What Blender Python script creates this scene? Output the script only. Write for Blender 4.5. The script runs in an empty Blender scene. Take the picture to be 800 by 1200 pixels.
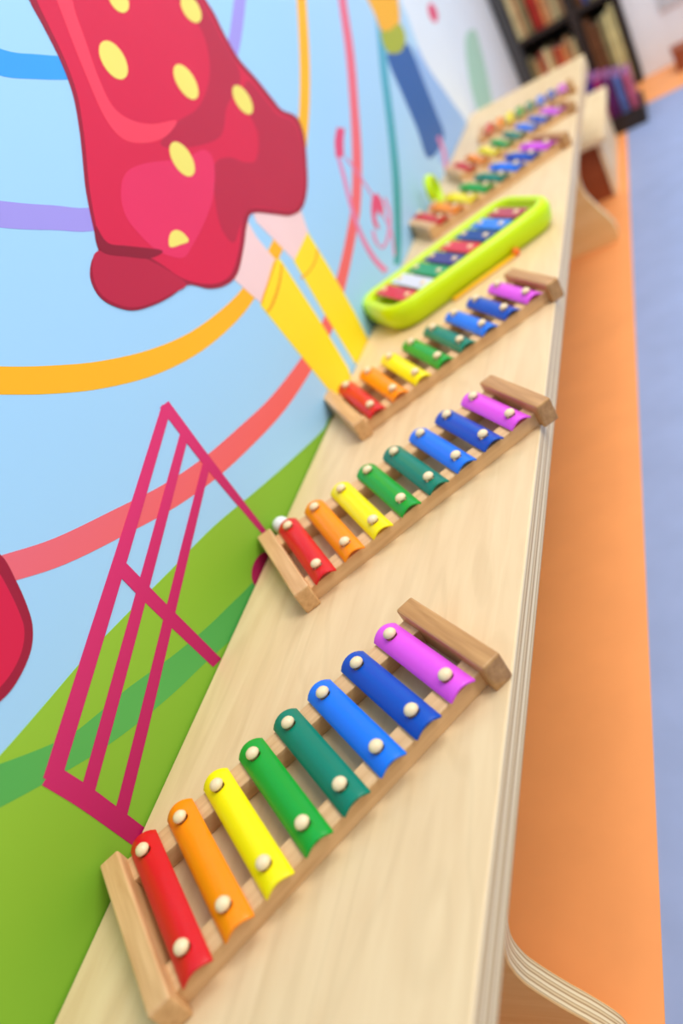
import bpy, bmesh, math, random
from mathutils import Matrix, Vector
random.seed(4)
SC = bpy.context.scene
COL = SC.collection
# ---------------------------------------------------------------- camera
R = [[0.833355, 0.247842, -0.494059], [-0.238704, -0.644819, -0.726105], [-0.498538, 0.723037, -0.478202]]
cd = bpy.data.cameras.new('camera'); cam = bpy.data.objects.new('camera', cd); COL.objects.link(cam)
M = Matrix.Identity(4)
for i in range(3):
    M[i][0] = R[0][i]; M[i][1] = -R[1][i]; M[i][2] = -R[2][i]; M[i][3] = [0.51016, -0.17186, 0.73813][i]
cam.matrix_world = M
cd.sensor_fit = 'HORIZONTAL'; cd.sensor_width = 24.0; cd.lens = 926.616 / 800 * 24.0
cd.clip_start = 0.02; cd.clip_end = 60
cd.dof.use_dof = True; cd.dof.focus_distance = 0.65; cd.dof.aperture_fstop = 2.5
SC.camera = cam
# ---------------------------------------------------------------- world, lights, exposure
w = bpy.data.worlds.new('room_ambience'); SC.world = w; w.use_nodes = True
w.node_tree.nodes['Background'].inputs[0].default_value = (1.0, 0.99, 0.97, 1)
w.node_tree.nodes['Background'].inputs[1].default_value = 0.64
def area(name, loc, sx, sy, power, target, col=(1, .985, .96)):
    l = bpy.data.lights.new(name, 'AREA'); l.shape = 'RECTANGLE'; l.size = sx; l.size_y = sy
    l.energy = power; l.color = col
    o = bpy.data.objects.new(name, l); COL.objects.link(o); o.location = loc
    d = Vector(target) - Vector(loc); o.rotation_euler = d.to_track_quat('-Z', 'Y').to_euler()
    return o
area('ceiling_lamp', (0.9, 0.9, 2.3), 0.6, 1.2, 26, (0.5, 0.8, 0))
area('ceiling_lamp', (0.8, 2.6, 2.3), 0.6, 1.2, 20, (0.6, 2.5, 0))
area('ceiling_lamp', (2.3, 0.4, 2.3), 0.6, 1.2, 30, (0.3, 0.6, 0.1))
SC.view_settings.view_transform = 'Standard'; SC.view_settings.look = 'None'
SC.view_settings.gamma = 1; SC.view_settings.use_curve_mapping = False
SC.view_settings.exposure = -0.13
# ---------------------------------------------------------------- helpers
BT = 0.33                # bench top height
def lin(c):
    return tuple((v / 255 / 12.92 if v / 255 <= .04045 else ((v / 255 + .055) / 1.055) ** 2.4) for v in c) + (1,)
def base_mat(name, rough=.5):
    m = bpy.data.materials.new(name); m.use_nodes = True
    b = m.node_tree.nodes['Principled BSDF']; b.inputs['Roughness'].default_value = rough; b.inputs['Specular IOR Level'].default_value = .25
    return m, m.node_tree.nodes, m.node_tree.links, b
def ramp(N, stops):
    r = N.new('ShaderNodeValToRGB'); e = r.color_ramp.elements
    while len(e) < len(stops): e.new(.5)
    for i, (p, c) in enumerate(stops): e[i].position = p; e[i].color = c
    return r
def solid(name, rgb, rough=.45, var=.05, scale=30, coat=0, bump=0):
    m, N, L, b = base_mat(name, rough)
    t = N.new('ShaderNodeTexCoord'); n = N.new('ShaderNodeTexNoise'); n.inputs['Scale'].default_value = scale
    n.inputs['Detail'].default_value = 4
    L.new(t.outputs['Object'], n.inputs['Vector'])
    c = lin(rgb)
    r = ramp(N, [(.3, tuple(v * (1 - var) for v in c[:3]) + (1,)), (.7, tuple(min(1, v * (1 + var)) for v in c[:3]) + (1,))])
    L.new(n.outputs['Fac'], r.inputs[0]); L.new(r.outputs[0], b.inputs['Base Color'])
    b.inputs['Coat Weight'].default_value = coat; b.inputs['Coat Roughness'].default_value = .12
    if bump:
        bp = N.new('ShaderNodeBump'); bp.inputs['Strength'].default_value = bump; bp.inputs['Distance'].default_value = .001
        L.new(n.outputs['Fac'], bp.inputs['Height']); L.new(bp.outputs[0], b.inputs['Normal'])
    return m
def wood(name, dark, light, axis, scale=18, stretch=12, rough=.45, figure=0, ply=None, plycols=None, coat=0):
    """grain stretched along axis; optional ply bands across axis ply=(axis, spacing)"""
    m, N, L, b = base_mat(name, rough)
    t = N.new('ShaderNodeTexCoord'); mp = N.new('ShaderNodeMapping')
    s = [scale * stretch] * 3; s[axis] = scale
    mp.inputs['Scale'].default_value = s
    L.new(t.outputs['Object'], mp.inputs['Vector'])
    n = N.new('ShaderNodeTexNoise'); n.inputs['Scale'].default_value = 1; n.inputs['Detail'].default_value = 5
    n.inputs['Distortion'].default_value = .4
    L.new(mp.outputs[0], n.inputs['Vector'])
    r = ramp(N, [(.25, lin(dark)), (.75, lin(light))])
    L.new(n.outputs['Fac'], r.inputs[0]); col = r.outputs[0]
    if figure:
        mp2 = N.new('ShaderNodeMapping'); s2 = [9] * 3; s2[axis] = 1.6; mp2.inputs['Scale'].default_value = s2
        L.new(t.outputs['Object'], mp2.inputs['Vector'])
        n2 = N.new('ShaderNodeTexNoise'); n2.inputs['Scale'].default_value = 1; n2.inputs['Detail'].default_value = 2
        n2.inputs['Distortion'].default_value = .6
        L.new(mp2.outputs[0], n2.inputs['Vector'])
        mu = N.new('ShaderNodeMath'); mu.operation = 'MULTIPLY'; mu.inputs[1].default_value = 60
        L.new(n2.outputs['Fac'], mu.inputs[0])
        sn = N.new('ShaderNodeMath'); sn.operation = 'SINE'; L.new(mu.outputs[0], sn.inputs[0])
        r2 = ramp(N, [(.55, (1, 1, 1, 1)), (1.0, (1 - figure, 1 - figure * 1.15, 1 - figure * 1.4, 1))])
        L.new(sn.outputs[0], r2.inputs[0])
        mx = N.new('ShaderNodeMix'); mx.data_type = 'RGBA'; mx.blend_type = 'MULTIPLY'; mx.inputs[0].default_value = 1
        L.new(col, mx.inputs[6]); L.new(r2.outputs[0], mx.inputs[7]); col = mx.outputs[2]
    if ply:
        ax, sp, nx = ply
        sx = N.new('ShaderNodeSeparateXYZ'); L.new(t.outputs['Object'], sx.inputs[0])
        n3 = N.new('ShaderNodeTexNoise'); n3.inputs['Scale'].default_value = 1; n3.inputs['Detail'].default_value = 3
        mp3 = N.new('ShaderNodeMapping'); s3 = [40] * 3; s3[axis] = 5; mp3.inputs['Scale'].default_value = s3
        L.new(t.outputs['Object'], mp3.inputs['Vector']); L.new(mp3.outputs[0], n3.inputs['Vector'])
        ma = N.new('ShaderNodeMath'); ma.operation = 'MULTIPLY_ADD'; ma.inputs[1].default_value = .0012
        L.new(n3.outputs['Fac'], ma.inputs[0]); L.new(sx.outputs[ax], ma.inputs[2])
        dv = N.new('ShaderNodeMath'); dv.operation = 'DIVIDE'; dv.inputs[1].default_value = sp
        L.new(ma.outputs[0], dv.inputs[0])
        fr = N.new('ShaderNodeMath'); fr.operation = 'FRACT'; L.new(dv.outputs[0], fr.inputs[0])
        cs = [lin(q) for q in (plycols or [(244, 220, 176), (190, 152, 104), (230, 202, 154), (208, 174, 126), (246, 226, 184)])]
        r3 = ramp(N, [(0, cs[0]), (.2, cs[0]), (.28, cs[1]), (.42, cs[1]), (.5, cs[2]), (.66, cs[2]), (.72, cs[3]), (.84, cs[3]), (.92, cs[4])])
        L.new(fr.outputs[0], r3.inputs[0])
        ge = N.new('ShaderNodeNewGeometry')
        # bands show only on cut edges: faces flagged by the second uv-free attribute
        at = N.new('ShaderNodeAttribute'); at.attribute_name = 'cut_edge'
        mx = N.new('ShaderNodeMix'); mx.data_type = 'RGBA'
        L.new(at.outputs['Fac'], mx.inputs[0]); L.new(col, mx.inputs[6]); L.new(r3.outputs[0], mx.inputs[7]); col = mx.outputs[2]
    L.new(col, b.inputs['Base Color'])
    bp = N.new('ShaderNodeBump'); bp.inputs['Strength'].default_value = .12; bp.inputs['Distance'].default_value = .0006
    L.new(n.outputs['Fac'], bp.inputs['Height']); L.new(bp.outputs[0], b.inputs['Normal'])
    b.inputs['Coat Weight'].default_value = coat; b.inputs['Coat Roughness'].default_value = .25
    return m
def obj(name, bm, mat, parent=None, smooth=False, bevel=0, seg=2, loc=None):
    me = bpy.data.meshes.new(name); bmesh.ops.recalc_face_normals(bm, faces=bm.faces); bm.to_mesh(me); bm.free()
    me.materials.append(mat)
    if smooth:
        for p in me.polygons: p.use_smooth = True
    o = bpy.data.objects.new(name, me); COL.objects.link(o)
    if parent: o.parent = parent
    if loc: o.location = loc
    if bevel:
        md = o.modifiers.new('bevel', 'BEVEL'); md.width = bevel; md.segments = seg; md.limit_method = 'ANGLE'
        md.angle_limit = math.radians(40); md.harden_normals = False
    return o
def empty(name, loc, rz=0):
    o = bpy.data.objects.new(name, None); o.empty_display_size = .05; COL.objects.link(o)
    o.location = loc; o.rotation_euler = (0, 0, rz); return o
def tag(o, label=None, cat=None, group=None, kind=None):
    if label: o['label'] = label
    if cat: o['category'] = cat
    if group: o['group'] = group
    if kind: o['kind'] = kind
    return o
def prism(pts, z0, z1, bm=None, conv=lambda x, y, z: (x, y, z)):
    bm = bm or bmesh.new()
    a = [bm.verts.new(conv(x, y, z0)) for x, y in pts]; b = [bm.verts.new(conv(x, y, z1)) for x, y in pts]
    bm.faces.new(a); bm.faces.new(b[::-1]); n = len(pts)
    for i in range(n): bm.faces.new((a[i], b[i], b[(i + 1) % n], a[(i + 1) % n]))
    return bm
def box(x0, y0, z0, x1, y1, z1, bm=None):
    return prism([(x0, y0), (x1, y0), (x1, y1), (x0, y1)], z0, z1, bm)
def spline(P, closed=True, k=5):
    out = []; n = len(P)
    rng = range(n) if closed else range(n - 1)
    for i in rng:
        g = (lambda j: P[j % n]) if closed else (lambda j: P[min(max(j, 0), n - 1)])
        p0, p1, p2, p3 = g(i - 1), g(i), g(i + 1), g(i + 2)
        for s in range(k):
            t = s / k
            out.append(tuple(.5 * (2 * b_ + (c - a) * t + (2 * a - 5 * b_ + 4 * c - d) * t * t + (-a + 3 * b_ - 3 * c + d) * t ** 3)
                             for a, b_, c, d in zip(p0, p1, p2, p3)))
    if not closed: out.append(tuple(P[-1]))
    return out
def lathe(prof, n=24, bm=None):
    bm = bm or bmesh.new(); rings = []
    for r, z in prof:
        if r < 1e-6: rings.append([bm.verts.new((0, 0, z))])
        else: rings.append([bm.verts.new((r * math.cos(2 * math.pi * i / n), r * math.sin(2 * math.pi * i / n), z)) for i in range(n)])
    for a, b in zip(rings, rings[1:]):
        for i in range(n):
            j = (i + 1) % n
            if len(a) == 1: bm.faces.new((a[0], b[j], b[i]))
            elif len(b) == 1: bm.faces.new((a[i], a[j], b[0]))
            else: bm.faces.new((a[i], a[j], b[j], b[i]))
    return bm
def copy_tree(o, parent=None):
    c = o.copy(); COL.objects.link(c)
    if parent: c.parent = parent
    for ch in list(o.children): copy_tree(ch, c)
    return c
# ---------------------------------------------------------------- the room
def struct(name, bm, mat): return tag(obj(name, bm, mat), kind='structure')
m_wallblue, N, L, b = base_mat('printed wall film', .5)
t = N.new('ShaderNodeTexCoord'); s = N.new('ShaderNodeSeparateXYZ'); L.new(t.outputs['Object'], s.inputs[0])
mr = N.new('ShaderNodeMapRange'); mr.inputs[1].default_value = 0.2; mr.inputs[2].default_value = 2.4
L.new(s.outputs[1], mr.inputs[0])
r = ramp(N, [(0, lin((163, 212, 246))), (.45, lin((160, 208, 246))), (1, lin((190, 222, 244)))])
L.new(mr.outputs[0], r.inputs[0]); L.new(r.outputs[0], b.inputs['Base Color'])
m_white = solid('white wall paint', (236, 236, 238), .6, .02)
m_floor_blue = solid('blue grey vinyl', (150, 166, 206), .45, .05, 14)
m_floor_orange = solid('orange vinyl', (250, 164, 98), .45, .04, 10)
struct('wall_left', box(-.1, -1.2, 0, 0, 3.3, 2.4), m_wallblue)
struct('wall_back', box(0, 3.3, 0, 4.2, 3.4, 2.4), m_white)
struct('wall_back', box(.378, 3.04, 0, 4.2, 3.3, 2.4), m_white)
struct('floor', box(-.1, -1.6, -.1, 4.2, 3.4, 0), m_floor_blue)
struct('trim_1', box(0.0, -1.6, 0, .310, 3.3, .0012), m_floor_orange)
struct('trim_2', box(.310, 2.72, 0, 4.2, 3.04, .0012), m_floor_orange)
# ---------------------------------------------------------------- the wall mural
PC = dict(cloud=(226, 238, 250), palegreen=(172, 214, 196), pinkred=(225, 80, 120), skyblue=(58, 160, 240), lavender=(160, 150, 228),
          amber=(250, 182, 32), coral=None, tealband=None, grass=None, midgreen=None, magenta=None, magentadark=(165, 22, 84),
          rose=(222, 75, 120), palerose=(222, 130, 175), dkred=(158, 28, 56), red=(215, 32, 72), skin=(243, 208, 208), yellow=(252, 222, 40),
          ochre=(240, 160, 32), folda=(186, 34, 66), foldb=(140, 22, 48), hi=(243, 66, 92), pink=(228, 48, 96), dot=(238, 224, 110),
          orange=(245, 180, 50), olive=(170, 180, 60), jeans=(44, 98, 168), paleblue=(150, 188, 238))
GR = dict(coral=(2, .33, .9, (240, 98, 84), (226, 120, 160)), tealband=(2, .40, .75, (60, 160, 165), (95, 180, 220)),
          grass=(2, .15, .62, (78, 150, 36), (172, 214, 62)), midgreen=(1, .15, .65, (88, 176, 84), (0, 128, 56)),
          magenta=(2, .34, .50, (176, 18, 92), (220, 52, 114)))
PM = {}
for k, c in PC.items():
    if c: PM[k] = solid('mural ' + k, c, .5, .02, 8)
    else:
        ax, lo, hi_, c0, c1 = GR[k]
        m, N, L, b = base_mat('mural ' + k, .5)
        t = N.new('ShaderNodeTexCoord'); s = N.new('ShaderNodeSeparateXYZ'); L.new(t.outputs['Object'], s.inputs[0])
        mr = N.new('ShaderNodeMapRange'); mr.inputs[1].default_value = lo; mr.inputs[2].default_value = hi_
        L.new(s.outputs[ax], mr.inputs[0]); r = ramp(N, [(0, lin(c0)), (1, lin(c1))])
        L.new(mr.outputs[0], r.inputs[0]); L.new(r.outputs[0], b.inputs['Base Color']); PM[k] = m
MURAL = [
  ('painted_cloud', 'cloud', 1, 'smooth', [(2.0166, 0.7558), (1.9266, 0.6187), (1.8947, 0.5174), (1.9053, 0.443), (1.9225, 0.3523), (1.88, 0.2883), (1.9816, 0.2419), (3.2, 0.02), (3.2, 0.3352), (3.2, 0.651)], None, None),
  ('painted_tree', 'palegreen', 2, 'smooth', [(2.4294, 0.4649), (2.6056, 0.4536), (2.5788, 0.3951), (2.5023, 0.3224), (2.3931, 0.2607), (2.1909, 0.27), (2.2177, 0.3353), (2.274, 0.3924)], None, None),
  ('painted_spot', 'pinkred', 2, 'smooth', [(2.1646, 0.5602), (2.1473, 0.5643), (2.1348, 0.571), (2.1289, 0.5793), (2.1302, 0.588), (2.1387, 0.5959), (2.153, 0.6018), (2.1713, 0.6048), (2.1907, 0.6044), (2.2084, 0.6006), (2.2216, 0.594), (2.2281, 0.5855), (2.2269, 0.5764), (2.218, 0.5683), (2.2029, 0.5624), (2.1841, 0.5595)], None, None),
  ('painted_ring', 'skyblue', 1, 'stroke', [(0.4586, 0.8674), (0.5071, 0.8353), (0.5499, 0.8206), (0.6133, 0.8047), (0.6949, 0.7936)], [(0.4875, 0.8808), (0.5374, 0.8502), (0.5751, 0.8379), (0.6339, 0.8229), (0.712, 0.8124)], 'bright blue ring band'),
  ('painted_ring', 'lavender', 1, 'stroke', [(0.3391, 0.7647), (0.3869, 0.7364), (0.4393, 0.7114), (0.5081, 0.6841), (0.642, 0.6727), (0.8228, 0.6958), (0.9881, 0.7467), (1.1008, 0.7967), (1.1721, 0.8341)], [(0.3615, 0.7788), (0.4101, 0.7513), (0.4609, 0.7271), (0.5198, 0.703), (0.6358, 0.6915), (0.8014, 0.7114), (0.9575, 0.7578), (1.0643, 0.8049), (1.1343, 0.8405)], 'lavender ring band'),
  ('painted_ring', 'amber', 1, 'stroke', [(0.2221, 0.6737), (0.2693, 0.6408), (0.3124, 0.6126), (0.3667, 0.5826), (0.4387, 0.5524), (0.5216, 0.5302), (0.6118, 0.5183), (0.6871, 0.5176), (0.8055, 0.526), (0.9448, 0.5597), (1.0801, 0.6097), (1.2067, 0.6728), (1.34, 0.7574), (1.4201, 0.8153)], [(0.2414, 0.6888), (0.2886, 0.6558), (0.3317, 0.6295), (0.3838, 0.6019), (0.4504, 0.5744), (0.5238, 0.5533), (0.6048, 0.5408), (0.6728, 0.5373), (0.7842, 0.5431), (0.9169, 0.5739), (1.0465, 0.6214), (1.166, 0.6824), (1.2966, 0.7638), (1.3731, 0.8199)], 'amber ring band'),
  ('painted_ring', 'coral', 1, 'stroke', [(0.1179, 0.5663), (0.1569, 0.5418), (0.2042, 0.5142), (0.2718, 0.4846), (0.3437, 0.4561), (0.4226, 0.4322), (0.5037, 0.4147), (0.5767, 0.4022), (0.6532, 0.3953), (0.7468, 0.393), (0.8375, 0.3975), (0.9451, 0.4172), (1.0506, 0.4422), (1.1271, 0.4642), (1.2341, 0.5121), (1.3329, 0.5703), (1.4467, 0.6414), (1.5479, 0.7223), (1.6377, 0.7872)], [(0.1282, 0.582), (0.168, 0.5595), (0.214, 0.5344), (0.2795, 0.5074), (0.3483, 0.4806), (0.4219, 0.4587), (0.4981, 0.4423), (0.5664, 0.4291), (0.6379, 0.4207), (0.7285, 0.4149), (0.8138, 0.4175), (0.9184, 0.4345), (1.0211, 0.4581), (1.0922, 0.4792), (1.1932, 0.5257), (1.2911, 0.5812), (1.3998, 0.6503), (1.5019, 0.7284), (1.5887, 0.7918)], 'coral ring band turning pink at its top'),
  ('painted_ring', 'tealband', 2, 'stroke', [(1.7373, 0.7055), (1.6564, 0.6516), (1.544, 0.5823), (1.4316, 0.5036), (1.3192, 0.4335), (1.1983, 0.3727), (1.1297, 0.3463)], [(1.7889, 0.6988), (1.7108, 0.6425), (1.5939, 0.5717), (1.4772, 0.4914), (1.3599, 0.4195), (1.2296, 0.3591), (1.1581, 0.3323)], 'thin teal ring band'),
  ('painted_hill', 'grass', 3, 'smooth', [(0.0103, 0.4807), (0.0569, 0.4708), (0.1035, 0.463), (0.1576, 0.4545), (0.2167, 0.4421), (0.2843, 0.4267), (0.3649, 0.409), (0.4537, 0.3829), (0.5394, 0.3589), (0.6384, 0.3338), (0.6982, 0.3259), (0.9646, 0.2473), (0.9461, 0.077), (0.1365, 0.1934), (-0.0881, 0.272), (-0.1836, 0.3198), (-0.1403, 0.4422)], None, None),
  ('painted_path', 'midgreen', 4, 'smooth', [(0.0249, 0.4928), (0.0524, 0.4672), (0.0964, 0.4337), (0.1254, 0.4203), (0.1651, 0.4054), (0.2175, 0.3816), (0.2684, 0.3616), (0.3144, 0.3467), (0.3573, 0.3335), (0.4317, 0.3168), (0.4317, 0.2891), (0.3689, 0.2984), (0.3026, 0.321), (0.2835, 0.3275), (0.2412, 0.344), (0.1896, 0.3627), (0.1371, 0.3856), (0.1026, 0.4035), (0.0769, 0.419), (0.0302, 0.4495), (0.0008, 0.4727)], None, None),
  ('painted_xylophone_line', 'magenta', 6, 'stroke', [(0.4152, 0.5298), (0.2708, 0.4892), (0.157, 0.4582), (0.0635, 0.4323)], [(0.4237, 0.5204), (0.2786, 0.4774), (0.1636, 0.4442), (0.0686, 0.4173)], None),
  ('painted_xylophone_line', 'magenta', 6, 'stroke', [(0.412, 0.4971), (0.2758, 0.4571), (0.1656, 0.4251), (0.0747, 0.3987)], [(0.42, 0.4883), (0.2829, 0.4466), (0.1715, 0.4132), (0.0792, 0.3864)], None),
  ('painted_xylophone_line', 'magenta', 6, 'stroke', [(0.4125, 0.4581), (0.279, 0.4198), (0.161, 0.3849), (0.0761, 0.3605)], [(0.4198, 0.4498), (0.2858, 0.4097), (0.1668, 0.3732), (0.0806, 0.3483)], None),
  ('painted_xylophone_line', 'magenta', 6, 'stroke', [(0.41, 0.5299), (0.4098, 0.4597), (0.4134, 0.3977), (0.4171, 0.3481)], [(0.426, 0.5268), (0.4248, 0.4558), (0.4255, 0.394), (0.4261, 0.3449)], None),
  ('painted_xylophone_line', 'magenta', 6, 'stroke', [(0.2355, 0.4763), (0.2373, 0.4274), (0.2411, 0.3781), (0.2447, 0.3333)], [(0.2504, 0.4734), (0.2528, 0.4237), (0.256, 0.3739), (0.2588, 0.3286)], None),
  ('painted_xylophone_line', 'magenta', 6, 'stroke', [(0.0591, 0.4301), (0.0634, 0.3969), (0.0659, 0.364), (0.0686, 0.321)], [(0.0766, 0.4296), (0.0809, 0.395), (0.0832, 0.3604), (0.0857, 0.3163)], None),
  ('painted_note', 'magentadark', 6, 'smooth', [(0.4087, 0.3297), (0.4112, 0.323), (0.4095, 0.3167), (0.4038, 0.3119), (0.3951, 0.3093), (0.3847, 0.3094), (0.3745, 0.3119), (0.3659, 0.3166), (0.3601, 0.3225), (0.3579, 0.329), (0.3597, 0.3349), (0.365, 0.3395), (0.3732, 0.3421), (0.3831, 0.3424), (0.3934, 0.3401), (0.4024, 0.3357)], None, None),
  ('painted_note', 'rose', 5, 'stroke', [(1.1913, 0.5772), (1.1531, 0.5649), (1.1259, 0.5469)], [(1.2213, 0.5663), (1.1871, 0.5535), (1.1569, 0.537)], None),
  ('painted_clef', 'palerose', 5, 'stroke', [(1.1291, 0.5455), (1.1105, 0.5207), (1.074, 0.4744), (1.0539, 0.4314), (1.0536, 0.3909), (1.0711, 0.3569)], [(1.1401, 0.543), (1.125, 0.517), (1.0882, 0.4704), (1.0718, 0.4267), (1.0754, 0.3862), (1.0968, 0.3524)], None),
  ('painted_clef', 'palerose', 5, 'stroke', [(1.1594, 0.5334), (1.1802, 0.4844), (1.1906, 0.4273), (1.1869, 0.384), (1.1481, 0.3542)], [(1.1671, 0.5326), (1.1883, 0.4832), (1.199, 0.4255), (1.1953, 0.3814), (1.1558, 0.3511)], None),
  ('painted_clef', 'palerose', 5, 'stroke', [(1.2329, 0.432), (1.2208, 0.4072), (1.1693, 0.3877), (1.121, 0.3859), (1.1121, 0.4004), (1.1252, 0.4151)], [(1.246, 0.4285), (1.233, 0.4027), (1.179, 0.3824), (1.121, 0.3815), (1.1006, 0.4032), (1.114, 0.4189)], None),
  ('painted_clef', 'rose', 6, 'smooth', [(1.1865, 0.451), (1.2147, 0.4482), (1.2199, 0.4313), (1.204, 0.4177), (1.1814, 0.4203), (1.1818, 0.43), (1.1557, 0.4244), (1.1476, 0.4082), (1.1339, 0.4206), (1.1529, 0.4385)], None, None),
  ('painted_balloon', 'dkred', 4, 'smooth', [(0.1356, 0.6006), (0.1586, 0.5785), (0.1685, 0.56), (0.1624, 0.5387), (0.1531, 0.5184), (0.1433, 0.5051), (0.1278, 0.4958), (0.1049, 0.4916), (0.0854, 0.4936), (0.0577, 0.5042), (0.0488, 0.5352)], None, None),
  ('painted_balloon', 'red', 5, 'smooth', [(0.1264, 0.5929), (0.1513, 0.5725), (0.157, 0.5553), (0.1523, 0.5381), (0.1451, 0.5214), (0.1379, 0.5103), (0.1241, 0.5022), (0.1053, 0.499), (0.0867, 0.5015), (0.0664, 0.5114), (0.055, 0.5404)], None, None),
  ('painted_sock', 'skin', 3, 'flat', [(0.761, 0.596), (0.7575, 0.5643), (0.7661, 0.5338), (0.7707, 0.5208), (0.6791, 0.5058), (0.6551, 0.5543), (0.6785, 0.5734)], None, 'pale pink leg'),
  ('painted_sock', 'skin', 3, 'flat', [(0.7864, 0.5916), (0.9148, 0.5464), (0.8962, 0.5101), (0.8143, 0.5021), (0.7943, 0.545), (0.7783, 0.5767)], None, 'pale pink leg'),
  ('painted_sock', 'yellow', 4, 'flat', [(0.7626, 0.5266), (0.7811, 0.5204), (0.7873, 0.4259), (0.7869, 0.3387), (0.7626, 0.2965), (0.7106, 0.3321), (0.6897, 0.4328), (0.6751, 0.5054)], None, 'yellow sock'),
  ('painted_sock', 'yellow', 4, 'flat', [(0.8944, 0.5116), (0.8983, 0.4451), (0.8973, 0.3773), (0.8903, 0.3252), (0.8411, 0.3076), (0.8133, 0.3312), (0.8101, 0.419), (0.8122, 0.5031)], None, 'yellow sock'),
  ('painted_stripe', 'ochre', 5, 'stroke', [(0.776, 0.5153), (0.7373, 0.5025), (0.6963, 0.4949), (0.6777, 0.4948)], [(0.7796, 0.5132), (0.742, 0.4992), (0.6998, 0.4914), (0.6791, 0.4925)], None),
  ('painted_stripe', 'ochre', 5, 'stroke', [(0.765, 0.5258), (0.7309, 0.5183), (0.6952, 0.5114), (0.6777, 0.5069)], [(0.7681, 0.5236), (0.7338, 0.5161), (0.6979, 0.5092), (0.6804, 0.5048)], None),
  ('painted_stripe', 'ochre', 5, 'stroke', [(0.8936, 0.4846), (0.8621, 0.4773), (0.8283, 0.4774), (0.8034, 0.4817)], [(0.8977, 0.4821), (0.8653, 0.4746), (0.8299, 0.4748), (0.8039, 0.4793)], None),
  ('painted_stripe', 'amber', 2, 'flat', [(0.778, 0.5397), (0.8068, 0.5394), (0.8044, 0.5251), (0.7714, 0.5275), (0.758, 0.5363)], None, None),
  ('painted_dress', 'dkred', 7, 'smooth', [(0.6339, 0.9088), (0.6184, 0.8799), (0.6136, 0.8568), (0.6053, 0.8257), (0.5905, 0.7955), (0.5664, 0.7678), (0.546, 0.7481), (0.5185, 0.7226), (0.4953, 0.6959), (0.4781, 0.6737), (0.4607, 0.6704), (0.4437, 0.6603), (0.4373, 0.6451), (0.444, 0.6298), (0.4652, 0.612), (0.4985, 0.6006), (0.5312, 0.5937), (0.5694, 0.5883), (0.6003, 0.5677), (0.6349, 0.5552), (0.6705, 0.5538), (0.7154, 0.5681), (0.7541, 0.584), (0.7824, 0.5872), (0.8301, 0.5657), (0.873, 0.5461), (0.9198, 0.5397), (0.9681, 0.5527), (1.012, 0.5778), (1.0502, 0.6061), (1.0609, 0.6331), (1.0244, 0.6549), (1.0143, 0.6724), (0.9978, 0.7078), (0.9786, 0.7393), (0.9759, 0.7688), (0.9801, 0.8017), (0.9768, 0.8243), (0.9814, 0.8609)], None, 'red dress with dark outline'),
  ('painted_dress', 'red', 8, 'smooth', [(0.6442, 0.9074), (0.6285, 0.8782), (0.6212, 0.8553), (0.6117, 0.8242), (0.5962, 0.794), (0.5713, 0.7663), (0.5508, 0.7465), (0.523, 0.7208), (0.4991, 0.6943), (0.4863, 0.6746), (0.5173, 0.6558), (0.5431, 0.6314), (0.5686, 0.5957), (0.6051, 0.5708), (0.6353, 0.5607), (0.6641, 0.5599), (0.7065, 0.5722), (0.7475, 0.5897), (0.7844, 0.5924), (0.8365, 0.5694), (0.8797, 0.5499), (0.9148, 0.5464), (0.9576, 0.5567), (1.0009, 0.5817), (1.0386, 0.6097), (1.0453, 0.6331), (1.0129, 0.6531), (1.0004, 0.6712), (0.9851, 0.7068), (0.9671, 0.7385), (0.9653, 0.7682), (0.9695, 0.8009), (0.9696, 0.8254), (0.9744, 0.8619)], None, None),
  ('painted_dress', 'folda', 9, 'smooth', [(0.8952, 0.853), (0.944, 0.8455), (0.9642, 0.821), (0.9605, 0.7692), (0.9622, 0.7344), (0.9377, 0.7142), (0.8713, 0.7033), (0.8131, 0.6811), (0.7291, 0.694), (0.679, 0.7135), (0.7359, 0.7221), (0.805, 0.722), (0.8782, 0.7462), (0.919, 0.7916)], None, 'darker red fold'),
  ('painted_dress', 'folda', 9, 'smooth', [(0.763, 0.6613), (0.8033, 0.6559), (0.837, 0.6373), (0.8704, 0.6318), (0.9136, 0.6554), (0.9228, 0.6947), (0.9689, 0.7121), (0.9907, 0.6758), (1.0019, 0.6537), (1.0387, 0.6331), (1.0342, 0.6098), (0.9996, 0.5821), (0.955, 0.5577), (0.915, 0.5476), (0.8811, 0.5507), (0.8378, 0.5702), (0.7856, 0.5931), (0.7363, 0.5886), (0.6989, 0.5815), (0.6948, 0.6062), (0.7251, 0.6389)], None, 'darker red fold'),
  ('painted_dress', 'folda', 9, 'smooth', [(0.4605, 0.6696), (0.4785, 0.6722), (0.5127, 0.6526), (0.536, 0.6338), (0.5672, 0.5916), (0.5321, 0.5958), (0.4994, 0.6027), (0.4675, 0.6137), (0.4469, 0.6306), (0.4404, 0.6448), (0.4467, 0.6588)], None, 'darker red hem'),
  ('painted_dress', 'foldb', 10, 'smooth', [(0.4952, 0.6914), (0.4948, 0.6731), (0.5202, 0.6579), (0.5644, 0.6327), (0.5386, 0.6356), (0.5099, 0.6505), (0.4788, 0.6711)], None, 'dark red crease'),
  ('painted_dress', 'hi', 9, 'smooth', [(0.6699, 0.8877), (0.6947, 0.8838), (0.6771, 0.8572), (0.663, 0.8299), (0.6464, 0.7985), (0.6384, 0.769), (0.6542, 0.7495), (0.6872, 0.7348), (0.738, 0.7235), (0.6959, 0.7171), (0.6502, 0.7244), (0.6198, 0.7394), (0.6141, 0.7646), (0.6262, 0.7992), (0.6433, 0.8384)], None, 'light red highlight'),
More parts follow.
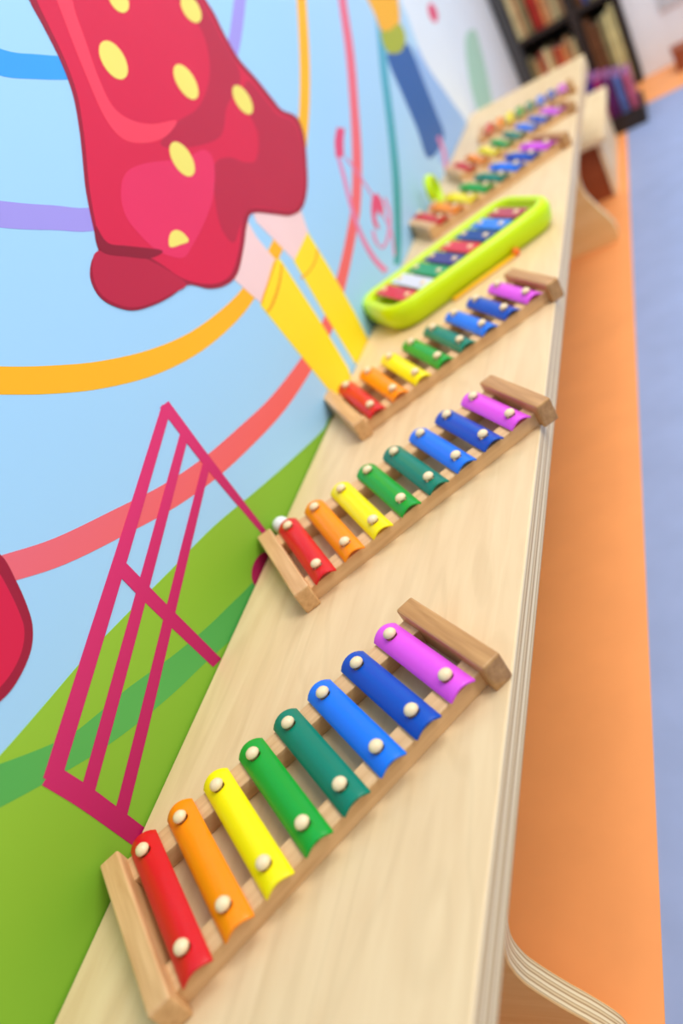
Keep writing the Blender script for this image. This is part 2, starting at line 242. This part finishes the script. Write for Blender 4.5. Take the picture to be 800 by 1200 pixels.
  ('painted_dress', 'pink', 9, 'smooth', [(0.5632, 0.701), (0.5912, 0.7119), (0.6316, 0.7077), (0.7069, 0.6877), (0.7595, 0.6807), (0.7612, 0.662), (0.7179, 0.6361), (0.6695, 0.6225), (0.6205, 0.614), (0.5883, 0.6128), (0.5583, 0.6345), (0.5472, 0.6595), (0.546, 0.6817)], None, 'pink patch'),
  ('painted_dot', 'dot', 11, 'smooth', [(0.6881, 0.7856), (0.6794, 0.787), (0.6724, 0.7912), (0.6683, 0.7974), (0.6675, 0.8047), (0.67, 0.812), (0.6756, 0.8182), (0.6834, 0.8226), (0.6924, 0.8243), (0.7011, 0.8232), (0.7083, 0.8193), (0.7128, 0.8131), (0.7139, 0.8056), (0.7113, 0.798), (0.7055, 0.7915), (0.6973, 0.7871)], None, None),
  ('painted_dot', 'dot', 11, 'smooth', [(0.8068, 0.7306), (0.798, 0.7325), (0.7908, 0.7373), (0.7863, 0.7441), (0.785, 0.752), (0.7872, 0.7597), (0.7925, 0.7661), (0.8002, 0.7704), (0.809, 0.7719), (0.8179, 0.7703), (0.8253, 0.7658), (0.8302, 0.759), (0.8317, 0.7509), (0.8295, 0.7429), (0.824, 0.7362), (0.816, 0.7319)], None, None),
  ('painted_dot', 'dot', 11, 'smooth', [(0.9226, 0.678), (0.9138, 0.6802), (0.9065, 0.6849), (0.9017, 0.6915), (0.9001, 0.699), (0.9018, 0.7062), (0.9067, 0.7121), (0.914, 0.7159), (0.9226, 0.717), (0.9313, 0.7151), (0.9389, 0.7106), (0.944, 0.7039), (0.9459, 0.6963), (0.9441, 0.6888), (0.9391, 0.6827), (0.9315, 0.6789)], None, None),
  ('painted_dot', 'dot', 11, 'smooth', [(0.6998, 0.6685), (0.6918, 0.6708), (0.6854, 0.6757), (0.6815, 0.6825), (0.6808, 0.6901), (0.6832, 0.6974), (0.6883, 0.7033), (0.6955, 0.7071), (0.7037, 0.7081), (0.7117, 0.7061), (0.7183, 0.7014), (0.7225, 0.6946), (0.7235, 0.6868), (0.7211, 0.6792), (0.7157, 0.673), (0.7082, 0.6693)], None, None),
  ('painted_dot', 'dot', 11, 'smooth', [(0.9227, 0.7998), (0.9134, 0.801), (0.9057, 0.8045), (0.9006, 0.8097), (0.8989, 0.8159), (0.9007, 0.8222), (0.9058, 0.8276), (0.9135, 0.8313), (0.9227, 0.8329), (0.9319, 0.832), (0.9399, 0.8287), (0.9453, 0.8235), (0.9473, 0.8171), (0.9454, 0.8106), (0.9401, 0.805), (0.932, 0.8012)], None, None),
  ('painted_dot', 'dot', 11, 'smooth', [(0.7694, 0.8405), (0.7619, 0.8412), (0.7557, 0.8438), (0.7519, 0.8479), (0.7508, 0.8529), (0.7527, 0.858), (0.7572, 0.8625), (0.7638, 0.8658), (0.7714, 0.8673), (0.7789, 0.8668), (0.7852, 0.8644), (0.7893, 0.8603), (0.7905, 0.8552), (0.7887, 0.8499), (0.7839, 0.8452), (0.7771, 0.8419)], None, None),
  ('painted_dot', 'dot', 11, 'smooth', [(0.5806, 0.6294), (0.5878, 0.6365), (0.5989, 0.6394), (0.6097, 0.6373), (0.6174, 0.6298), (0.6175, 0.6202), (0.5989, 0.6238)], None, None),
  ('painted_sleeve', 'orange', 3, 'smooth', [(1.6962, 0.7625), (1.9737, 0.7243), (1.9042, 0.6607), (1.8412, 0.6255), (1.7581, 0.6143), (1.6792, 0.634), (1.6828, 0.673)], None, None),
  ('painted_cuff', 'olive', 4, 'smooth', [(1.6677, 0.6363), (1.7323, 0.6268), (1.8321, 0.6216), (1.8308, 0.5919), (1.7512, 0.5792), (1.6702, 0.5918), (1.6456, 0.6114)], None, None),
  ('painted_jeans', 'jeans', 3, 'smooth', [(1.6336, 0.5948), (1.7207, 0.5823), (1.8268, 0.5776), (1.8176, 0.4964), (1.8036, 0.4197), (1.7871, 0.3771), (1.6751, 0.3724), (1.587, 0.3903), (1.6096, 0.4481), (1.619, 0.5234)], None, None),
  ('painted_shade', 'paleblue', 2, 'smooth', [(1.8656, 0.5634), (1.9134, 0.4926), (1.9874, 0.3992), (2.0277, 0.32), (1.7959, 0.2954), (1.6593, 0.3535), (1.7122, 0.4167)], None, None),
  ('painted_stripe', 'palerose', 5, 'stroke', [(1.72, 0.3929), (1.7063, 0.3571), (1.65, 0.326)], [(1.7486, 0.3865), (1.7342, 0.3493), (1.6693, 0.3195)], None),
]

mural = tag(empty('cartoon_mural', (0, .9, .0)), 'cartoon wall mural with red polka dot dress, hill and coloured rings on blue', 'mural')
NM = 0
for name, col, lay, kind, A, B, lab in MURAL:
    if kind == 'stroke': pts = spline(A, False) + spline(B, False)[::-1]
    elif kind == 'smooth': pts = spline(A)
    else: pts = A
    NM += 1; bm = prism(pts, 0.00002, .00010 * lay + .000004 * NM + .00005, conv=lambda y, z, x: (x, y, z))
    o = obj(name, bm, PM[col], mural, loc=(0, -.9, 0))
    if lab: o['label'] = lab
# ---------------------------------------------------------------- plywood bench
W, T = 0.3054, 0.0317
m_ply = wood('birch plywood', (220, 189, 144), (231, 204, 160), 1, 9, 9, .42, .045, (2, .0106, 0), coat=.1)
m_plyleg = wood('birch plywood leg', (238, 190, 120), (250, 210, 146), 0, 9, 9, .45, 0, (1, .0058, 0))
def flag_edges(o, test):
    at = o.data.attributes.new('cut_edge', 'FLOAT', 'FACE')
    for p in o.data.polygons: at.data[p.index].value = 1.0 if test(p.normal) else 0.0
bench = tag(empty('plywood_bench', (.15, .9, 0)), 'long low plywood bench along the mural wall with curved panel legs', 'bench')
top = obj('seat_board', box(.002, -.45, BT - T, W, 2.12, BT), m_ply, bench, bevel=.0015, loc=(-.15, -.9, 0))
flag_edges(top, lambda n: abs(n.z) < .5)
prof = [(.287, -.0317), (.276, -.075), (.262, -.12), (.2495, -.158), (.2476, -.186), (.2515, -.205), (.2625, -.234), (.274, -.258),
        (.2845, -.285), (.287, -.305), (.284, -.3295)]
prof = spline(prof, False, 6)
for y0 in (.06, 1.72, -.42):
    pts = [(.02, -.3295), (.02, -.0317)] + prof
    o = obj('leg_panel', prism(pts, y0, y0 + .0205, conv=lambda x, z, y: (x, y, z + BT)), m_plyleg, bench, bevel=.001, seg=1, loc=(-.15, -.9, 0))
    flag_edges(o, lambda n: abs(n.y) < .5)
# ---------------------------------------------------------------- xylophones
S = .0343
m_beech = wood('beech blocks', (202, 153, 100), (228, 183, 130), 1, 14, 14, .42, .05, coat=.2)
m_beech2 = wood('darker beech', (172, 123, 72), (204, 155, 98), 1, 14, 16, .42, .08, coat=.2)
m_rail = wood('beech rails', (206, 162, 112), (230, 190, 140), 0, 14, 14, .45, .04)
m_peg = solid('waxed peg wood', (240, 216, 172), .35, .04, 200, coat=.3)
BARS = [('red', (214, 26, 30)), ('orange', (252, 142, 4)), ('yellow', (250, 232, 4)), ('green', (18, 158, 48)), ('dark teal', (0, 124, 98)),
        ('light blue', (20, 116, 232)), ('dark blue', (0, 76, 180)), ('pink', (222, 84, 220))]
BM = [solid(n + ' enamel', c, .3, .03, 25, coat=.12) for n, c in BARS]
def hole_bar(hl, w_, hole_v, hr, sag, th, ztop):
    """arched bar along v with round holes at +-hole_v"""
    bm = bmesh.new(); hw = w_ / 2; K = 8
    cache = {}
    def vert(u, v):
        key = (round(u, 6), round(v, 6))
        if key not in cache: cache[key] = bm.verts.new((u, v, ztop - sag * (u / hw) ** 2))
        return cache[key]
    def grid(v0, v1, n):
        for i in range(n):
            a, b_ = v0 + (v1 - v0) * i / n, v0 + (v1 - v0) * (i + 1) / n
            for k in range(K):
                u0, u1 = -hw + w_ * k / K, -hw + w_ * (k + 1) / K
                bm.faces.new((vert(u0, a), vert(u1, a), vert(u1, b_), vert(u0, b_)))
    def patch(vc):
        sq = []
        for k in range(K): sq.append((-hw + w_ * k / K, vc - hw))
        for k in range(K): sq.append((hw, vc - hw + w_ * k / K))
        for k in range(K): sq.append((hw - w_ * k / K, vc + hw))
        for k in range(K): sq.append((-hw, vc + hw - w_ * k / K))
        n = len(sq); rings = [sq]
        for t_ in (.4, .75, 1):
            rg = []
            for (u, v) in sq:
                a = math.atan2(v - vc, u); cu, cv = hr * math.cos(a), vc + hr * math.sin(a)
                rg.append((u + (cu - u) * t_, v + (cv - v) * t_))
            rings.append(rg)
        for A_, B_ in zip(rings, rings[1:]):
            for i in range(n):
                j = (i + 1) % n
                bm.faces.new((vert(*A_[i]), vert(*A_[j]), vert(*B_[j]), vert(*B_[i])))
    grid(-hl, -hole_v - hw, 1); patch(-hole_v); grid(-hole_v + hw, hole_v - hw, 6); patch(hole_v); grid(hole_v + hw, hl, 1)
    # round the four corners a little
    for v in bm.verts:
        if abs(abs(v.co.y) - hl) < 1e-6: v.co.y -= math.copysign(.0012 * (abs(v.co.x) / hw) ** 4, v.co.y)
    return bm
def make_xylophone():
    root = empty('xylophone', (0, 0, BT))
    obj('end_block', box(-.1545, -.0715, 0, -.1375, .0715, .0255), m_beech, root, bevel=.0018)
    obj('end_block', box(.1385, -.0585, 0, .1555, .0555, .0255), m_beech2, root, bevel=.0018)
    for pts in ([(-.138, -.0625), (.139, -.048), (.139, -.0275), (-.138, -.0400)], [(-.138, .0430), (.139, .0295), (.139, .0510), (-.138, .0670)]):
        obj('rail', prism(pts, 0, .0155), m_rail, root, bevel=.0008)
    for k in range(8):
        u = (k - 3.5) * S; wv = .0495 + (.0378 - .0495) * k / 7; hl = .0683 + (.0545 - .0683) * k / 7
        o = obj('note_bar', hole_bar(hl, .0244, wv, .0049, .0060, .0018, .0238), BM[k], root, smooth=True, loc=(u, 0, 0))
        md = o.modifiers.new('thickness', 'SOLIDIFY'); md.thickness = .0018; md.offset = -1
        md = o.modifiers.new('edge', 'BEVEL'); md.width = .0004; md.segments = 2; md.limit_method = 'ANGLE'; md.angle_limit = 1.0
        tag(o, BARS[k][0] + ' painted note bar')
        for s_ in (-1, 1):
            pg = lathe([(0, .0150), (.0021, .0150), (.0021, .0245), (.0046, .0248), (.0055, .0257), (.0054, .0268), (.0045, .0284), (.0028, .0296), (0, .0300)], 24)
            obj('peg', pg, m_peg, o, smooth=True, loc=(0, s_ * wv, 0))
    return root
xy = make_xylophone()
XY = [(.1603, .1071, .8467, 'rainbow xylophone nearest the camera, largest in view, its red bar end touching the mural side', 1),
      (.1666, .4469, .6795, 'rainbow xylophone second from the front, its red end beside the magenta lines on the mural', 1),
      (.1581, .7283, .6308, 'rainbow xylophone third from the front, lying just in front of the lime green toy', 1),
      (.1439, 1.3565, .6073, 'rainbow xylophone lying directly behind the lime green toy, blurred', 1),
      (.1658, 1.5955, .4746, 'blurred rainbow xylophone second behind the lime green toy, between two others', .86),
      (.1835, 1.794, .12, 'farthest rainbow xylophone, at the far end of the bench by the bookcase', .72)]
for i, (x, y, a, lab, sc) in enumerate(XY):
    o = xy if i == 0 else copy_tree(xy)
    o.location = (x, y, BT); o.rotation_euler = (0, 0, a); o.scale = (sc, sc, sc)
    tag(o, lab, 'xylophone', 'wooden rainbow xylophones along the bench')
# ---------------------------------------------------------------- lime green toy glockenspiel
m_lime = solid('lime plastic', (200, 232, 6), .3, .03, 10, coat=.1)
m_limein = solid('lime plastic bed', (140, 178, 24), .4, .03, 10)
toy = tag(empty('toy_glockenspiel', (.1437, .995, BT), .70), 'lime green plastic toy glockenspiel with eight coloured plates', 'toy instrument')
def rrect(hx, hy, r, n=8):
    out = []
    for cx, cy, a0 in ((hx - r, hy - r, 0), (-hx + r, hy - r, 90), (-hx + r, -hy + r, 180), (hx - r, -hy + r, 270)):
        for i in range(n + 1):
            a = math.radians(a0 + 90 * i / n); out.append((cx + r * math.cos(a), cy + r * math.sin(a)))
    return out
def loft(rings, bm=None, cap0=True, cap1=True):
    bm = bm or bmesh.new(); R_ = []
    for pts, z in rings: R_.append([bm.verts.new((x, y, z)) for x, y in pts])
    n = len(R_[0])
    for a, b_ in zip(R_, R_[1:]):
        for i in range(n): bm.faces.new((a[i], a[(i + 1) % n], b_[(i + 1) % n], b_[i]))
    if cap0: bm.faces.new(R_[0])
    if cap1: bm.faces.new(R_[-1][::-1])
    return bm
obj('shell', loft([(rrect(.142, .066, .034), 0), (rrect(.150, .074, .040), .010), (rrect(.153, .077, .042), .028), (rrect(.150, .074, .040), .038),
                   (rrect(.145, .069, .036), .0415), (rrect(.139, .063, .030), .0405), (rrect(.136, .060, .028), .034), (rrect(.135, .059, .027), .026)]), m_lime, toy, smooth=True)
TP = [('red', (208, 24, 46)), ('white', (208, 216, 226)), ('green', (10, 148, 84)), ('purple', (58, 34, 120)), ('red', (214, 26, 46)),
      ('navy blue', (18, 66, 138)), ('light blue', (24, 124, 222)), ('dark red', (172, 20, 58))]
for k, (n_, c) in enumerate(TP):
    hl = .056 - .0018 * k
    o = obj('note_plate', box(-.0130, -hl, .0350, .0130, hl, .0380), solid('plate ' + n_, c, .28, .03, 20, coat=.15), toy, bevel=.0014, loc=((k - 3.5) * .0305, 0, 0))
    tag(o, n_ + ' metal note plate')
    obj('support', box(-.006, -hl + .006, .026, .006, hl - .006, .0350), m_limein, o)
    for s_ in (-1, 1):
        obj('screw', lathe([(.0046, .0380), (.0048, .0396), (.003, .0408), (0, .0412)], 16), m_peg, o, smooth=True, loc=(0, s_ * (hl - .014), 0))
# mallet tucked against the toy
m_ymal = solid('yellow plastic', (250, 196, 20), .35, .04)
m_omal = solid('orange plastic', (240, 120, 40), .35, .04)
def stick(p0, p1, r_, bm=None, n=14):
    bm = bm or bmesh.new(); a, b_ = Vector(p0), Vector(p1); d = (b_ - a).normalized()
    x = d.orthogonal().normalized(); y = d.cross(x); rings = []
    for q, rr in ((a, r_ * .6), (a + d * r_ * .5, r_), (b_ - d * r_ * .5, r_), (b_, r_ * .6)):
        rings.append([bm.verts.new(q + (x * math.cos(2 * math.pi * i / n) + y * math.sin(2 * math.pi * i / n)) * rr) for i in range(n)])
    for u, v in zip(rings, rings[1:]):
        for i in range(n): bm.faces.new((u[i], u[(i + 1) % n], v[(i + 1) % n], v[i]))
    bm.faces.new(rings[0]); bm.faces.new(rings[-1][::-1]); return bm
def ball(r_, bm=None, n=20):
    return lathe([(r_ * math.sin(math.pi * i / 12), -r_ * math.cos(math.pi * i / 12)) for i in range(13)], n, bm)
ml = tag(empty('mallet', (.17, .915, BT), .70), 'yellow mallet with orange head lying along the front of the lime green toy', 'mallet')
obj('handle', stick((-.03, 0, .0032), (.085, 0, .0032), .003), m_ymal, ml, smooth=True)
obj('head', ball(.006), m_omal, ml, smooth=True, loc=(.088, 0, .006))
# pale ball mallet behind the second xylophone
m_clear = solid('milky white plastic', (236, 240, 240), .3, .02)
wm = tag(obj('plastic_ball', ball(.0100), m_clear, None, smooth=True, loc=(.0125, .438, BT + .0100)), 'milky white ball on the bench between the second xylophone and the mural', 'ball')
# lime green hand tambourine standing against the wall
tb = tag(empty('tambourine', (.034, 1.415, BT), .0), 'lime green plastic ring standing upright against the mural behind the fourth xylophone', 'toy')
bm = bmesh.new(); rg = []
for i in range(36):
    a = 2 * math.pi * i / 36; ring = []
    for j in range(10):
        c_ = 2 * math.pi * j / 10; rr = .026 + .006 * math.cos(c_)
        ring.append(bm.verts.new((.008 * math.sin(c_), rr * math.cos(a), .032 + rr * math.sin(a))))
    rg.append(ring)
for i in range(36):
    for j in range(10): bm.faces.new((rg[i][j], rg[(i + 1) % 36][j], rg[(i + 1) % 36][(j + 1) % 10], rg[i][(j + 1) % 10]))
obj('ring', bm, m_lime, tb, smooth=True)
# ---------------------------------------------------------------- low stand beyond the bench leg
m_pale = wood('pale plywood', (228, 198, 152), (244, 220, 180), 1, 9, 9, .5)
m_brown = solid('red brown panel', (150, 76, 44), .5, .1)
m_dark = solid('charcoal laminate', (74, 74, 76), .5, .05)
m_black = solid('dark shelf', (52, 42, 38), .5, .05)
st = tag(empty('low_stand', (.20, 2.2, 0)), 'low pale plywood stand with a brown front panel, beyond the curved bench leg', 'stand')
obj('top_board', box(.09, 2.0, .145, .30, 2.48, .160), m_pale, st, bevel=.001, loc=(-.2, -2.2, 0))
for x0, x1 in ((.095, .105), (.272, .284)):
    obj('side_panel', box(x0, 2.02, 0, x1, 2.46, .145), m_pale, st, bevel=.001, loc=(-.2, -2.2, 0))
obj('front_panel', box(.105, 2.026, .0, .272, 2.034, .145), m_brown, st, loc=(-.2, -2.2, 0))
# ---------------------------------------------------------------- bookcase
bc = tag(empty('bookcase', (.2, 3.15, 0)), 'dark charcoal bookcase full of picture books at the far end', 'bookcase')
def bpart(n_, m_, *a): return obj(n_, box(*a), m_, bc, loc=(-.2, -3.15, 0))
bpart('side_panel', m_dark, .003, 3.0, 0, .042, 3.29, .95)
bpart('side_panel', m_black, .356, 3.0, 0, .370, 3.29, .95)
bpart('divider', m_black, .216, 3.0, 0, .246, 3.28, .95)
bpart('back_panel', m_black, .042, 3.28, 0, .356, 3.29, .95)
for z in (.005, .292, .60, .935):
    bpart('shelf', m_black, .042, 3.005, z, .216, 3.28, z + .015); bpart('shelf', m_black, .246, 3.005, z, .356, 3.28, z + .015)
m_page = solid('paper pages', (238, 230, 210), .7, .03)
BKC = {'red': (188, 52, 40), 'tan': (206, 160, 112), 'cream': (234, 214, 160), 'orange': (224, 140, 84), 'brown': (120, 78, 50),
       'blue': (70, 86, 150), 'pale yellow': (226, 214, 150), 'olive': (140, 130, 90)}
BKM = {k: solid('cover ' + k, c, .5, .25, 22) for k, c in BKC.items()}
def book(x, y, z, wd, dp, ht, colr, mat, lean, label, group, name='picture_book', pages=None):
    b_ = tag(empty(name, (x, y, z)), label, 'book', group); b_.rotation_euler = (0, lean, 0)
    t_ = .0015
    bm = box(-wd / 2, 0, 0, -wd / 2 + t_, dp, ht); box(wd / 2 - t_, 0, 0, wd / 2, dp, ht, bm); box(-wd / 2, 0, 0, wd / 2, t_, ht, bm)
    obj('cover', bm, mat, b_); obj('page_block', box(-wd / 2 + t_, t_, .003, wd / 2 - t_, dp - .004, ht - .003), pages or m_page, b_)
    return b_
ORD = ['first', 'second', 'third', 'fourth', 'fifth', 'sixth', 'seventh', 'eighth', 'ninth']
rows = [(.045, .213, .307, .235, ['cream', 'tan', 'olive', 'red', 'red', 'orange', 'tan', 'cream', 'tan'], 'upper left shelf'),
        (.045, .213, .020, .225, ['olive', 'tan', 'red', 'cream', 'tan', 'red', 'orange', 'tan', 'cream'], 'lower left shelf'),
        (.250, .353, .307, .240, ['brown', 'blue', 'olive', 'pale yellow', 'red'], 'upper right shelf'),
        (.250, .353, .020, .250, ['brown', 'brown', 'olive', 'pale yellow', 'pale yellow'], 'lower right shelf'),
        (.045, .213, .615, .25, ['tan', 'red', 'cream', 'orange', 'tan'], 'top left shelf'),
        (.250, .353, .615, .25, ['blue', 'cream', 'brown', 'red'], 'top right shelf')]
for x0, x1, z, ht, cols, where in rows:
    step = (x1 - x0) / len(cols)
    for i, cn in enumerate(cols):
        h_ = ht * random.uniform(.86, 1.0)
        book(x0 + step * (i + .5), 3.02 + random.uniform(0, .02), z, step * .94, .2, h_, cn, BKM[cn], 0,
             '%s picture book, %s from left on the %s of the bookcase' % (cn, ORD[i], where), 'picture books in the dark bookcase')
# book bin on the floor
bn = tag(empty('book_bin', (.30, 2.62, 0)), 'dark low book bin on the floor holding purple picture books', 'bin')
def npart(n_, *a): return obj(n_, box(*a), m_black, bn)
npart('bottom', -.075, -.09, 0, .075, .09, .008); npart('side', -.075, -.09, .008, .075, -.082, .05); npart('side', -.075, .082, .008, .075, .09, .05)
npart('side', -.075, -.082, .008, -.068, .082, .05); npart('side', .068, -.082, .008, .075, .082, .05)
m_tint = solid('violet page edges', (150, 96, 140), .7)
PB = [('violet', (84, 52, 140)), ('magenta', (176, 46, 110)), ('plum', (108, 40, 100)), ('slate blue', (96, 110, 170)), ('dark pink', (190, 90, 120))]
for i, (n_, c) in enumerate(PB):
    book(.30 - .052 + .026 * i, 2.55, .009, .022, .14, .17 - .008 * i, n_, solid('bin cover ' + n_, c, .45, .2, 25), 0,
         n_ + ' picture book standing in the dark floor bin', 'picture books in the floor bin', pages=m_tint)
# small things at the far wall
bx = tag(empty('wooden_box', (.515, 2.93, 0)), 'small brown wooden box on the floor by the white wall', 'box')
obj('body', box(-.035, -.04, 0, .035, .04, .06), m_brown, bx, bevel=.003); obj('lid', box(-.038, -.043, .06, .038, .043, .07), m_brown, bx, bevel=.003)
pn = tag(empty('wall_panel', (.54, 3.04, .20)), 'pale grey panel on the white wall beside the bookcase', 'panel')
obj('plate', box(-.06, -.012, -.03, .08, 0, .10), solid('pale grey plastic', (196, 196, 198), .5), pn, bevel=.004)
obj('frame', box(-.066, -.006, -.036, .086, 0, .106), m_white, pn, bevel=.002)
